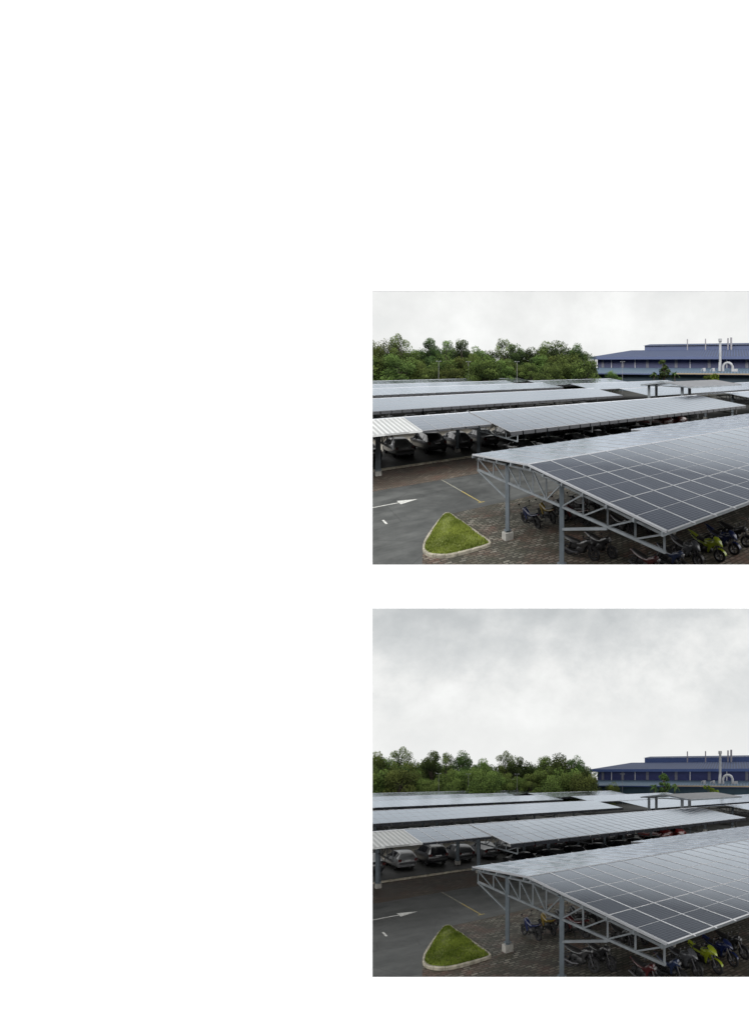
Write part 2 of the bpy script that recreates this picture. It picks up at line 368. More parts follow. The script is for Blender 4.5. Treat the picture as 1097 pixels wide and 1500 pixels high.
def bike_proto(paint, sport=False):
    root = bpy.data.objects.new('motorcycle', None); C.objects.link(root)
    for x in (-.64, .64):
        wo = link('wheel', None, root, (x, 0, .29)); link('tyre', BT, wo); link('rim', BR, wo)
    q = MB()
    q.ellipsoid((.02, 0, .40), .27, .15, .19, 0, 8, 6); q.ellipsoid((-.34, 0, .52), .30, .12, .14, 0, 8, 6); q.bar((-.64, .09, .29), (.0, .07, .34), .05, .08); q.bar((-.64, -.09, .29), (.0, -.07, .34), .05, .08)
    q.tube([(.46,0,.86), (.15,0,.62), (-.1,0,.5), (-.35,0,.66)], .05, 6); q.bar((-.62, .1, .32), (-.45, .1, .66), .06); q.bar((-.62, -.1, .32), (-.45, -.1, .66), .06)
    q.bar((-.05, .12, .26), (-.05, .28, .26), .04); q.bar((-.05, -.12, .26), (-.05, -.28, .26), .04); q.bar((-.05, .12, .3), (-.18, .22, .02), .03)
    q.loft([[Vector((-.62, y, .66)) for y in (-.06,.06)]+[Vector((-.62, y, .72)) for y in (.06,-.06)], [Vector((-.98, y, .50)) for y in (-.06,.06)]+[Vector((-.98, y, .54)) for y in (.06,-.06)]])
    link('engine', q.mesh('engine', M['black'], None, 40), root)
    q = MB()     # bodywork: front apron, tank/leg shield, tail
    def sec(x, z, w, h): return [Vector((x, w*math.cos(a), z+h*math.sin(a))) for a in [2*math.pi*k/10 for k in range(10)]]
    q.loft([sec(.56,.78,.05,.05), sec(.5,.84,.12,.13), sec(.36,.84,.15,.15), sec(.2,.72,.13,.15), sec(.02,.64,.11,.13), sec(-.15,.64,.09,.09)])
    q.loft([sec(-.1,.66,.08,.06), sec(-.35,.70,.12,.09), sec(-.62,.78,.10,.07), sec(-.86,.88,.04,.03)])
    for sy in (-1, 1):
        q.loft([[Vector((.46, sy*.13, .80)), Vector((.30, sy*.17, .62)), Vector((.18, sy*.16, .36)), Vector((.10, sy*.14, .40)), Vector((.14, sy*.15, .66)), Vector((.3, sy*.13, .86))],
                [Vector((.46, sy*.11, .80)), Vector((.30, sy*.13, .62)), Vector((.18, sy*.13, .36)), Vector((.10, sy*.11, .40)), Vector((.14, sy*.12, .66)), Vector((.3, sy*.11, .86))]])
    if sport:
        q.ellipsoid((.10, 0, .80), .26, .15, .12, 0, 10, 6); q.loft([sec(.74,.74,.02,.02), sec(.62,.86,.12,.10), sec(.46,.95,.15,.12), sec(.34,1.04,.11,.05)]); q.loft([sec(-.5,.86,.10,.05), sec(-.8,.98,.07,.04), sec(-1.0,1.04,.02,.02)])
    link('bodywork', q.mesh('bodywork', M[paint], None, 45), root)
    q = MB()
    a0 = [Vector((.64+.33*math.cos(a), 0, .29+.33*math.sin(a))) for a in [R(20+16*k) for k in range(9)]]
    q.loft([[p+Vector((0,-.06,-.01)), p+Vector((0,0,.02)), p+Vector((0,.06,-.01)), p+Vector((0,0,0))] for p in a0])
    link('mudguard', q.mesh('mudguard', M[paint if paint in ('b_lime', 'b_blue') and sport else 'black'], None, 45), root)
    q = MB(); q.loft([sec(.02,.74,.08,.03), sec(-.15,.77,.13,.05), sec(-.45,.82,.13,.05), sec(-.75,.90,.09,.04)]); link('seat', q.mesh('seat', M['seat'], None, 45), root)
    q = MB()
    for sy in (-1, 1): q.tube([(.64, sy*.08, .29), (.42, sy*.08, .92)], .026, 6)
    link('fork', q.mesh('fork', M['rim'], None, 40), root)
    q = MB()
    q.tube([(.28,-.36,1.02), (.38,-.16,1.0), (.42,0,.95), (.38,.16,1.0), (.28,.36,1.02)], .018, 6)
    for sy in (-1, 1): q.tube([(.34, sy*.26, 1.0), (.4, sy*.32, 1.2)], .01, 5)
    hb = link('handlebar', q.mesh('handlebar', M['black'], None, 40), root)
    for sy in (-1, 1):
        q = MB(); q.ellipsoid((.4, sy*.33, 1.23), .02, .07, .045, 0, 8, 5); link('mirror', q.mesh('mirror', M['black'], None, 40), hb)
    q = MB(); q.ellipsoid((.58, 0, .84), .05, .09, .07, 0, 8, 5); link('headlight', q.mesh('headlight', M['lens_white'], None, 40), root)
    q = MB(); q.tube([(-.05,-.14,.3), (-.35,-.17,.28), (-.85,-.18,.42)], [.025,.045,.05], 8); link('exhaust', q.mesh('exhaust', M['rim'], None, 40), root)
    q = MB(); q.ellipsoid((-.86, 0, .84), .04, .07, .04, 0, 8, 5); link('tail_light', q.mesh('tail_light', M['lens_red'], None, 40), root)
    return root

def leaf_cloud(mb, c, rx, ry, rz, n, size, rg, shade):
    for _ in range(n):
        while True:
            d = Vector((rg.uniform(-1,1), rg.uniform(-1,1), rg.uniform(-1,1)))
            if .35 < d.length < 1: break
        p = Vector(c)+Vector((d.x*rx, d.y*ry, d.z*rz))
        a = Vector((rg.gauss(0,1), rg.gauss(0,1), rg.gauss(0,1))).normalized(); b = a.cross(Vector((rg.gauss(0,1), rg.gauss(0,1), rg.gauss(0,1)))).normalized()
        s = size*rg.uniform(.6, 1.3)
        sh = max(0, min(1, shade+.40*d.z+rg.uniform(-.09,.09)))  # clump tops painted lighter, as if lit from above
        mb.face([p-a*s, p-b*s*.55, p+a*s, p+b*s*.55], 0, None, sh if sh != .5 else .501)
def tree_proto(h, w, mat, seed, clumps=16, leaves=120, low=.3, size=.3, name='tree'):
    rg = random.Random(seed)
    root = bpy.data.objects.new(name, None); C.objects.link(root)
    t = MB(); top = Vector((rg.uniform(-.3,.3), rg.uniform(-.3,.3), h*.75))
    t.tube([(0,0,-.3), (.05,0,h*.2), tuple(top*.6), tuple(top)], [.028*h, .02*h, .012*h, .004*h], 7)
    lf = MB()
    for k in range(clumps):
        a = rg.uniform(0, 2*math.pi); zz = low+(1-low)*((k+.5)/clumps); rr = w*.5*math.sqrt(max(.08, 1-((zz-low)/(1-low)-.4)**2*2.2))*rg.uniform(.45, .95)
        c = Vector((math.cos(a)*rr, math.sin(a)*rr, h*zz*.9))
        st = Vector((0, 0, h*zz*.55)); t.tube([st, (st+c)/2+Vector((0,0,.03*h)), c], [.010*h, .006*h, .002*h], 5, 0, False)
        s = w*rg.uniform(.17, .28)
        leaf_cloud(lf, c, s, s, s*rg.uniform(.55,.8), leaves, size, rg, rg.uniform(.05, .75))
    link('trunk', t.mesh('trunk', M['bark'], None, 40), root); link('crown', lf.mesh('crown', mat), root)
    return root
def palm_proto(seed):
    rg = random.Random(seed); root = bpy.data.objects.new('palm_tree', None); C.objects.link(root)
    t = MB(); t.tube([(0,0,-.2), (.05,0,2), (.1,0,4.2)], [.16,.12,.1], 7); link('trunk', t.mesh('trunk', M['bark'], None, 40), root)
    lf = MB()
    for k in range(16):
        a = 2*math.pi*k/16+rg.uniform(-.2,.2); el = rg.uniform(-.2, 1.1); L = rg.uniform(.9,1.3); d = Vector((math.cos(a), math.sin(a), 0)); pr = Vector((.1,0,4.2)); sd = d.cross(z3)
        for j in range(6):
            nx = Vector((.1,0,4.2))+d*L*(j+1)/6*math.cos(el)+z3*(L*(j+1)/6*math.sin(el)-.9*((j+1)/6)**2)
            w = .28*(1-j/7); sh = rg.uniform(.2,.9)
            lf.face([pr-sd*w-z3*.1, nx-sd*w*.8-z3*.1, nx, pr], 0, None, sh); lf.face([pr, nx, nx+sd*w*.8-z3*.1, pr+sd*w-z3*.1], 0, None, sh); pr = nx
    link('crown', lf.mesh('crown', M['leaf_dark']), root)
    return root

CARS = {}
for kd, pt in (('hatchback','c_silver'), ('sport_utility_vehicle','c_black'), ('hatchback','c_grey'), ('sedan','c_grey'), ('sedan','c_dark'), ('sedan','c_black'), ('hatchback','c_white'), ('sport_utility_vehicle','c_red'), ('hatchback','c_dark'), ('sedan','c_white'), ('sedan','c_silver'), ('hatchback','c_blue'), ('hatchback','c_red')):
    CARS[(kd, pt)] = car_proto(kd, pt)
SMALL = {k: thin(copy_tree(v), ('body',)) for k, v in CARS.items()}
BIKES = {(p, s): bike_proto(p, s) for p, s in (('b_blue',False),('b_yellow',False),('b_black',False),('b_red',False),('b_lime',True),('b_white',True),('b_bluew',False),('b_blue',True))}
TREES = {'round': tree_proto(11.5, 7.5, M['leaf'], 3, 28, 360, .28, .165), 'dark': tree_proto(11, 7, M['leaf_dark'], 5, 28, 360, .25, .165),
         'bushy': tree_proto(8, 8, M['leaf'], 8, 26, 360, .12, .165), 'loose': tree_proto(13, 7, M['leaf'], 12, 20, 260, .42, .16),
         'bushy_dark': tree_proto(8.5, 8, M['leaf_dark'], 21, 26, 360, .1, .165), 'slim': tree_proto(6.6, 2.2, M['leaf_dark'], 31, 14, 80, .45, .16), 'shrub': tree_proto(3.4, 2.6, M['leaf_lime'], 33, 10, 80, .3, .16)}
PALM = palm_proto(4)

# ------------------------------------------------------------------ one car park on graded ground
class Place:
    def __init__(self, grade, where):
        self.k = grade; self.w = where; self.pitch = math.atan(grade)
        self.near = 15.9 if grade > 0 else 9.0
        self.spent = {}; self.alu = M['alu_dimmed' if grade > 0 else 'alu']  # rail colour set per park to even out their light
    def at(self, p): p = Vector(p); return Vector((p.x, p.y, p.z-EYE+self.k*p.y))
    def root(self, name, label, cat, base, group=None):
        o = bpy.data.objects.new(name, None); C.objects.link(o); o.location = self.at(base); o['_b'] = 0
        del o['_b']
        self.base = Vector(base)
        if group: group = group+', '+self.w
        return tag(o, label+', '+self.w, cat, group)
    def part(self, name, mb, mats, parent, base=None, smooth=None):
        g = self.at(self.base if base is None else base)
        return link(name, mb.mesh(name, mats, lambda p: self.at(p)-g, smooth), parent)
    def single(self, name, mb, mats, base, kind=None, label=None, cat=None, smooth=None, group=None):
        g = self.at(base); o = link(name, mb.mesh(name, mats, lambda p: self.at(p)-g, smooth)); o.location = g
        return tag(o, (label+', '+self.w) if label else None, cat, (group+', '+self.w) if group else None, kind)
    def stand(self, proto, p, heading, label, group=None, cat=None, scale=1, plumb=False, lean=0):
        o = copy_tree(proto); o.location = self.at(p)
        m = Matrix.Rotation(heading, 4, 'Z') @ Matrix.Rotation(lean, 4, 'X')
        if not plumb: m = Matrix.Rotation(self.pitch, 4, 'X') @ m
        o.rotation_euler = m.to_euler(); o.scale = (scale,)*3 if not hasattr(scale, '__len__') else scale
        if not plumb and self.k < 0: o.scale.z *= .87
        return tag(o, label+', '+self.w, cat, (group+', '+self.w) if group else None)

    # ---- ground
    def sheet(self, name, poly, h, mat, uvs=None):
        m = MB(); m.face([Vector((x, y, h)) for x, y in poly], 0, [(Vector((x, y))-E0).dot(RV) and ((Vector((x,y))-E0).dot(RV), (Vector((x,y))-E0).dot(NV)) for x, y in poly])
        return self.single(name, m, mat, (poly[0][0], poly[0][1], 0), 'structure')
    def clip(self, poly):
        out = []; Y0 = self.near
        for i in range(len(poly)):
            a, b = Vector(poly[i][:2]), Vector(poly[(i+1) % len(poly)][:2])
            if a.y >= Y0: out.append(a)
            if (a.y-Y0)*(b.y-Y0) < 0: out.append(a+(b-a)*((Y0-a.y)/(b.y-a.y)))
        return [(p.x, p.y) for p in out]
    def ground(self):
        n = self.near
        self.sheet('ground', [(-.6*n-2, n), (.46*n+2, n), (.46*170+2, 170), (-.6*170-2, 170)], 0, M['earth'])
        rd = [P(-22,2.4), P(-22,-24), P(-10.3,-24), P(-9.2,-10.5), P(-8.55,-8.6), P(-7.3,-6.2), P(-5.9,-4.5), P(40,-4.5), P(40,2.4)]
        self.sheet('road', self.clip(rd), .004, M['asphalt'])
        pv = [P(-5.9,-4.5), P(-7.3,-6.2), P(-8.55,-8.6), P(-9.2,-10.5), P(-10.3,-24), P(34,-24), P(34,-4.5)]
        self.sheet('pavement', self.clip(pv), .008, M['paver'])
        self.sheet('pavement', [tuple(P(s,t)[:2]) for s, t in ((-20,2.4),(34,2.4),(34,7.6),(-20,7.6))], .008, M['paver_strip'])
        self.sheet('road', [tuple(P(s,t)[:2]) for s, t in ((-24,15.2),(34,15.2),(34,35),(-24,35))], .006, M['aisle'])
        def strip(name, pts, mat, h=.012):
            m = MB(); m.face([P(s,t,h) for s, t in pts]); self.single(name, m, mat, P(*pts[0]), 'structure')
        strip('road_marking', [(-14,-.80),(-14,-.92),(-7.3,-.95),(-7.3,-.83)], M['paint_white_line'])
        strip('road_marking', [(-7.35,-1.28),(-6.3,-.90),(-7.35,-.50)], M['paint_white_line'], .016)
        strip('road_marking', [(-8.82,-3.25),(-8.72,-3.25),(-8.72,-3.95),(-8.82,-3.95)], M['paint_white_line'])
        strip('road_marking', [(-3.70,2.4),(-3.63,2.4),(-3.63,-1),(-3.70,-1)], M['paint_worn'])
        strip('road_marking', [(-3.70,-1),(-3.63,-1),(-3.63,-3.7),(-3.70,-3.7)], M['paint_yellow'])
        strip('road_marking', [(-3.85,-3.7),(-3.45,-3.7),(-3.45,-3.79),(-3.85,-3.79)], M['paint_yellow'])
        m = MB(); m.box(P(6,7.75,.07), r3*20, n3*.09, z3*.07); self.single('kerb', m, M['kerb'], P(6,7.75), 'structure')
    def island(self):
        pts = [(-5.9,-4.45),(-5.82,-4.7),(-5.82,-9.4),(-5.95,-9.62),(-7.2,-9.68),(-8.0,-9.5),(-8.42,-9.0),(-8.5,-8.4),(-8.2,-7.6),(-7.6,-6.6),(-6.9,-5.6),(-6.15,-4.55)]
        # smooth the outline
        for _ in range(2):
            q = []
            for i in range(len(pts)):
                a, b = pts[i], pts[(i+1) % len(pts)]
                q += [(a[0]*.8+b[0]*.2, a[1]*.8+b[1]*.2), (a[0]*.2+b[0]*.8, a[1]*.2+b[1]*.8)]
            pts = q
        cx = sum(p[0] for p in pts)/len(pts); cy = sum(p[1] for p in pts)/len(pts)
        ins = lambda d: [(p[0]+(cx-p[0])*d/max(.1, math.hypot(cx-p[0], cy-p[1])), p[1]+(cy-p[1])*d/max(.1, math.hypot(cx-p[0], cy-p[1]))) for p in pts]
        o = self.root('grass_island', 'rounded triangular grass island with pale kerb beside the road', 'traffic island', P(cx, cy))
        k = MB(); rk = random.Random(9)
        per = [0]
        for q in range(len(pts)): per.append(per[-1]+math.dist(pts[q], pts[(q+1) % len(pts)]))
        def along(L, line):
            L %= per[-1]
            q = max(i for i in range(len(pts)) if per[i] <= L+1e-9); f = (L-per[q])/max(1e-6, per[q+1]-per[q])
            a, b = line[q], line[(q+1) % len(pts)]
            return (a[0]+(b[0]-a[0])*f, a[1]+(b[1]-a[1])*f)
        ns = 26; step = per[-1]/ns; L_in, L_mid = ins(.12), ins(.02)
        for q in range(ns):
            h = .14+rk.uniform(-.012,.012); rings = []
            for f in (.02, .35, .65, .98):
                L = (q+f)*step; a, mid, b = along(L, pts), along(L, L_mid), along(L, L_in)
                rings.append([P(*a,0), P(*a,h-.02), P(*mid,h), P(*b,h), P(*b,.02)])
            k.loft(rings)
        self.part('kerb', k, M['kerb'], o)
        t = MB(); hs = [(.115,.10), (.45,.14), (.8,.17), (1.2,.19)]
        t.loft([[P(x,y,h) for x,y in ins(d)] for d, h in hs], 0, True, False); t.face([P(x,y,.19) for x,y in ins(1.2)])
        rg = random.Random(5); g = ins(.17)
        def inside(x, y):
            c = False
            for i in range(len(g)):
                (x1,y1),(x2,y2) = g[i], g[i-1]
                if (y1 > y) != (y2 > y) and x < (x2-x1)*(y-y1)/(y2-y1)+x1: c = not c
            return c
        tf = self.part('turf', t, M['turf'], o)
        gl = MB(); n = 0
        while n < 9000:
            s, tt = rg.uniform(-8.6,-5.7), rg.uniform(-9.8,-4.4)
            if not inside(s, tt): continue
            n += 1
            d = min(math.hypot(s-p[0], tt-p[1]) for p in g[::3]); h = .10+min(.08, d*.08)
            a = rg.uniform(0, 6.28); w = Vector((math.cos(a), math.sin(a), 0))*.018; p = P(s, tt, h)
            gl.face([p-w, p+w, p+Vector((rg.uniform(-.05,.05), rg.uniform(-.05,.05), rg.uniform(.05,.12)))], 0, None,
                    max(0, min(1, .5+.32*math.sin(s*2.1+tt*1.3)+.2*math.sin(tt*4.1-s)+rg.uniform(-.3,.3))))
        g_ = self.part('grass_blades', gl, M['grass'], o); g_['kind'] = 'stuff'

    # ---- carports
    def panel(self, w, L, dh, module, lip=0, sgn=1):
        """one panel: origin at its upper (ridge) corner; runs +r by w and sgn*n by L, dropping dh"""
        key = (w, round(L,3), round(dh,3), module, lip, sgn)
        if key in self.spent: return self.spent[key]
        m = MB(); d = n3*(sgn*L)-z3*dh
        pt = lambda u, v, h=0: r3*(w*u)+d*v+z3*h
        u0, u1 = .007, .993
        def slab(a, b, z0, z1, mi):
            c = (pt(u0,a)+pt(u1,b))/2; m.box(c+z3*(z0+z1)/2, r3*(w*(u1-u0)/2), d*((b-a)/2), z3*((z1-z0)/2), mi)
        slab(.008, .992, -.04, 0, 1)
        e = .009/w; f = .011/L
        if module == 2: spans = ((.008+f, .5-f), (.5+f, .992-f))
        else: spans = tuple((i/3+.004+f*.7, (i+1)/3-.004-f*.7) for i in range(3))
        for a, b in spans:
            m.face([pt(u0+e,a,.003), pt(u1-e,a,.003), pt(u1-e,b,.003), pt(u0+e,b,.003)], 0, [(0,0),(1,0),(1,1),(0,1)])
            if sgn < 0: pass
        if lip: m.box(pt(.5,1)+n3*(sgn*.03)-z3*(lip/2+.03), r3*(w*.45), n3*.02, z3*(lip/2), 2)
        me = m.mesh('solar_panel', [M['solar' if sgn < 0 else 'solar_sheen'], self.alu if sgn < 0 and lip == 0 and L > 2.4 else M['frame'], M['fascia']], lambda p: Vector((p.x, p.y, p.z+self.k*p.y)))
        # sky-facing glass
        bm = bmesh.new(); bm.from_mesh(me)
        for fc in bm.faces:
            if fc.material_index == 0 and fc.normal.z < 0: fc.normal_flip()
        bm.to_mesh(me); bm.free()
        self.spent[key] = me
        return me
    def truss(self, o, s, prof, bottom, cols, nodes, w=.085, mat='galv'):
        """prof: [(t,h)] top chord; bottom: height; nodes: t of verticals"""
        m = MB()
        def H(t):
            for a, b in zip(prof, prof[1:]):
                if min(a[0],b[0])-1e-6 <= t <= max(a[0],b[0])+1e-6: return a[1]+(b[1]-a[1])*(t-a[0])/(b[0]-a[0])
            return prof[0][1] if abs(t-prof[0][0]) < abs(t-prof[-1][0]) else prof[-1][1]
        for a, b in zip(prof, prof[1:]): m.bar(P(s,*a), P(s,*b), w, w)
        m.bar(P(s,prof[0][0],bottom), P(s,prof[-1][0],bottom), w, w)
        up = True
        for i, t in enumerate(nodes):
            m.bar(P(s,t,bottom), P(s,t,H(t)), w*.72)
            if i+1 < len(nodes):
                t2 = nodes[i+1]; mid = (prof[0][0]+prof[-1][0])/2
                if (t+t2)/2 > mid: m.bar(P(s,t,H(t)), P(s,t2,bottom), w*.6)
                else: m.bar(P(s,t,bottom), P(s,t2,H(t2)), w*.6)
        self.part('roof_truss', m, M[mat], o)
    def columns(self, o, s, ts, h, w=.175, mat='galv_blue'):
        for t in ts:
            m = MB(); m.bar(P(s,t,.3), P(s,t,h), w, w); m.box(P(s,t,h-.02), r3*w*.8, n3*w*.8, z3*.02); m.box(P(s,t,.42), r3*w*.75, n3*w*.75, z3*.02)
            c = self.part('column', m, M[mat], o)
            m = MB(); m.box(P(s,t,.155), r3*.19, n3*.19, z3*.175); self.part('concrete_footing', m, M['concrete'], o)

    def near_carport(self, s0, cols, tl, tr_, tb, hl, hr, hb, label, frames, braces=True):
        o = self.root('solar_carport', label, 'solar carport', P(s0, tr_), 'solar carports'); w = 1.03
        s1 = s0+w*cols
        for sgn, te, he, n in ((-1, tb, hb, 3), (1, tl, hl, 2)):
            L = abs(te-tr_)/n; dh = (hr-he)/n
            me = self.panel(w, L, dh, 2, 0, sgn)
            for i in range(cols):
                for j in range(n):
                    p = P(s0+i*w, tr_+sgn*(L*j+.03), hr-dh*j)
                    link('solar_panel', me, o, self.at(p)-self.at(self.base))
            for i in range(1, cols+1):
                m = MB(); a = P(s0+i*w, tr_+sgn*.05, hr+.012); b = P(s0+i*w, te+sgn*.16, he+.012-.16*dh/L)
                m.bar(a, b, .030 if sgn < 0 else .02, .018); self.part('rail', m, self.alu, o)
            for j in range(n*2+1):
                f = min(.985, max(.04, j/(n*2))); t = tr_+(te-tr_)*f; h = hr+(he-hr)*f-.12
                m = MB(); m.bar(P(s0-.12,t,h), P(s1+.05,t,h), .07, .12); self.part('purlin', m, M['galv'], o)
            m = MB(); m.bar(P(s0-.06,tr_+sgn*.02,hr-.02), P(s0-.06,te,he-.02), .05, .07); self.part('edge_trim', m, M['frame'], o)
        m = MB(); m.bar(P(s0,tr_,hr+.0), P(s1,tr_,hr+.0), .10, .03); self.part('ridge_cap', m, M['frame'], o)
        tA, tB = -9.33, -13.55
        prof = [(tl+.1, hl-.28), (tr_, hr-.33), (tb+.35, hb-.30)]
        nodes = [tl+.15, -7.95, tA, -10.44, -11.5, -12.5, tB, -14.85, -16.16, -17.45, tb+.38]
        for s in frames:
            self.truss(o, s, prof, 2.56, (tA, tB), nodes)
            self.columns(o, s, (tA, tB), 3.45)
            if braces:
                m = MB(); m.bar(P(s,tl+.2,2.52), P(s,tA,1.80), .06); self.part('brace', m, M['galv'], o)
                m = MB(); m.bar(P(s,tB,1.70), P(s,-16.16,2.5), .09); self.part('brace', m, M['galv'], o)

    def row(self, s0, s1, tf, tr_, tb, hf, hr, hb, label, fstep=6.8, strips=True, panels=False, cols_t=None, lip=.2, white_to=None, fine=True, first=1.0):
        o = self.root('solar_carport', label, 'solar carport', P((s0+s1)/2, tr_), 'solar carports'); w = 1.03
        n = max(1, int(round((s1-s0)/w))); w = (s1-s0)/n
        L, dh = abs(tr_-tf), hr-hf
        for i in range(n):
            s = s0+i*w
            if white_to is not None and s+w/2 < white_to: continue
            if panels:
                me = self.panel(w, L/3, dh/3, 2, 0, -1); mel = self.panel(w, L/3, dh/3, 2, lip, -1)
                for j in range(3):
                    link('solar_panel', mel if j == 2 else me, o, self.at(P(s, tr_-L/3*j, hr-dh/3*j))-self.at(self.base))
            elif strips:
                link('solar_panel_strip', self.panel(w, L, dh, 3, lip, -1), o, self.at(P(s, tr_, hr))-self.at(self.base))
        if not strips and not panels:
            m = MB(); m.face([P(s0,tf,hf), P(s1,tf,hf), P(s1,tr_,hr), P(s0,tr_,hr)], 0, [(0,0),(n,0),(n,6),(0,6)])
            for i in range(n): m.box(P(s0+(i+.5)*w, tf, hf-lip/2-.02), r3*w*.45, n3*.02, z3*lip/2, 1)
            m.bar(P(s0,tf,hf-.03), P(s1,tf,hf-.03), .04, .02, 2)
            q = self.part('solar_array', m, [M['solar_far'], M['fascia'], M['alu']], o); q['kind'] = 'stuff'
        elif panels:
            for i in range(n+1):
                s = s0+i*w
                if white_to is not None and s < white_to-.3: continue
                m = MB(); m.bar(P(s,tr_,hr+.012), P(s,tf-.06,hf+.012), .024, .012); self.part('rail', m, self.alu, o)
        if white_to is not None:
            m = MB()
            m.face([P(s0,tf,hf), P(white_to,tf,hf), P(white_to,tr_,hr), P(s0,tr_,hr)], 0, [(0,0),(white_to-s0,0),(white_to-s0,6),(0,6)])
            m.box(P((s0+white_to)/2,tf,hf-.06), r3*((white_to-s0)/2), n3*.02, z3*.055, 0)
            self.part('white_roof_sheet', m, M['white_sheet'], o)
        m = MB(); m.face([P(s0,tr_,hr), P(s1,tr_,hr), P(s1,tb,hb), P(s0,tb,hb)], 0, [(0,0),(n,0),(n,6),(0,6)])
        m.bar(P(s0,tr_,hr+.01), P(s1,tr_,hr+.01), .10, .03, 1)
        q = self.part('solar_array', m, [M['solar_far'], M['alu']], o); q['kind'] = 'stuff'
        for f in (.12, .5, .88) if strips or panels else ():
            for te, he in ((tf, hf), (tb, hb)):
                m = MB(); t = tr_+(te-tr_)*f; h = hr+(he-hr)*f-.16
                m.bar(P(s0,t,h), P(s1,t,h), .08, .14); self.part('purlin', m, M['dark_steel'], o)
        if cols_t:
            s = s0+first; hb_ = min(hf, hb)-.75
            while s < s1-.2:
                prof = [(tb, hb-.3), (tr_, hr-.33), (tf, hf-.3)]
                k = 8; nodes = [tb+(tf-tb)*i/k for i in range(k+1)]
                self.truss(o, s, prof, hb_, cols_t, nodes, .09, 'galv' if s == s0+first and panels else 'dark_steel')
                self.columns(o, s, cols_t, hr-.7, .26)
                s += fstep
        return o

    def canopy(self):
        s0, s1, ta, tb = 29.5, 41.0, 7.4, 15.9; he, hr = 4.95, 5.45; tm = (ta+tb)/2
        o = self.root('raised_canopy', 'taller solar canopy on slim columns rising above the carport roofs', 'canopy', P(30,tm))
        m = MB(); n = 11
        for te in (ta, tb): m.face([P(s0,tm,hr), P(s1,tm,hr), P(s1,te,he), P(s0,te,he)], 0, [(0,0),(n,0),(n,6),(0,6)])
        self.part('roof', m, M['canopy_roof'], o)
        m = MB()
        for te in (ta, tb): m.bar(P(s0,tm,hr-.1), P(s0,te,he-.1), .1, .16); m.bar(P(s0,te,he-.1), P(s1,te,he-.1), .1, .16); m.bar(P(s1,tm,hr-.1), P(s1,te,he-.1), .1, .16)
        m.bar(P(s0+.5,ta+.2,he-.1), P(s0+.5,tb-.2,he-.1), .12); self.part('roof_frame', m, M['galv'], o)
        for s, t in ((30.2,15.0), (31.7,15.0), (30.2,9.2), (31.7,9.2)):
            m = MB(); m.bar(P(s,t,0), P(s,t,he+.1), .34, .34); self.part('column', m, M['galv'], o)

    # ---- factory
    def factory(self):
        d = Vector((.9487, -.3162, 0)); nb = Vector((.3162, .9487, 0)); W0 = Vector((1.3, 140, 0))
        F = lambda a, b, h: W0+d*a+nb*b+z3*h       # a along front, b depth behind front wall
        o = self.root('factory_building', 'long navy factory with blue roofs, pale downpipes and rooftop vents', 'factory', F(40,10,0))
        A1 = 95
        m = MB(); m.box(F((2+A1)/2,20,4.75), d*((A1-2)/2), nb*20, z3*4.75); self.part('upper_wall', m, M['factory_blue'], o)
        m = MB(); m.box(F((-2+A1)/2,-6.0,2.35), d*((A1+2)/2), nb*5.6, z3*2.35); self.part('lower_wall', m, M['teal'], o)
        m = MB(); a = [F(-4,-13,4.95), F(A1,-13,4.95), F(A1,-.05,6.35), F(-1,-.05,6.35)]
        m.face(a, 0, [(0,0),(A1+4,0),(A1+4,13),(0,13)]); m.box(F((A1-4)/2,-13,4.8), d*((A1+4)/2), nb*.05, z3*.14, 1)
        self.part('lean_to_roof', m, [M['blue_light_sheet'], M['navy_trim']], o)
        m = MB(); m.box(F(61.5,-13.1,4.98), d*33.5, nb*.12, z3*.16); self.part('gutter', m, M['rust'], o)
        m = MB()
        m.face([F(0,-1.5,9.75), F(A1,-1.5,9.75), F(A1,18,12.3), F(9,18,12.3)], 0, [(0,0),(A1,0),(A1,20),(9,20)])
        m.face([F(0,-1.5,9.75), F(9,18,12.3), F(0,40,9.75)], 0, [(0,0),(9,20),(40,0)])
        m.box(F(A1/2,-1.5,9.35), d*(A1/2), nb*.06, z3*.40, 1); m.box(F(-.02,19,9.35), d*.06, nb*20.5, z3*.39, 1)
        m.face([F(0,-1.4,9.0), F(0,.0,9.2), F(A1,.0,9.2), F(A1,-1.4,9.0)], 1)
        self.part('main_roof', m, [M['blue_sheet'], M['navy_trim']], o)
        m = MB(); a0 = 13.5
        m.box(F((a0+A1)/2,24,13.0), d*((A1-a0)/2), nb*5, z3*.9, 1)
        m.face([F(a0-.6,18.6,13.9), F(A1,18.6,13.9), F(A1,24,14.6), F(a0+1,24,14.6)], 0, [(0,0),(60,0),(60,5),(0,5)])
        self.part('roof_monitor', m, [M['blue_sheet'], M['navy_trim']], o)
        f = 0; a = 3.6
        aa = [4.6, 8.1, 12.5, 17.3, 22.0, 27.6, 32.6, 37.6, 44.3, 50.3, 57.0, 62, 67.6, 74]
        for i, a in enumerate([x*.82 for x in aa]):
            m = MB()
            if i % 2: m.bar(F(a,-.12,6.3), F(a,-.12,9.2), .26, .2); self.part('downpipe', m, M['downpipe'], o)
            else: m.box(F(a,-.05,7.7), d*.42, nb*.05, z3*1.3); self.part('louvre', m, M['louvre'], o)
        for a, rr, b, h0, h1, nm in ((28.4,.19,17,11.5,15.9,'flue'), (34.3,.19,17,11.5,15.9,'flue'), (41.4,.24,17,11.5,16.0,'flue'), (42.4,.32,17,11.5,16.2,'flue')):
            m = MB(); m.tube([F(a,b,h0), F(a,b,h1)], rr, 10); self.part(nm, m, M['flue'], o, None, 40)
        m = MB(); b = -7; m.tube([F(39.6,b,5.4), F(39.6,b,13.7), F(39.6,b,13.9), F(39.6,b,14.6)], [.34,.34,.5,.5], 12); self.part('chimney', m, M['silver'], o, None, 40)
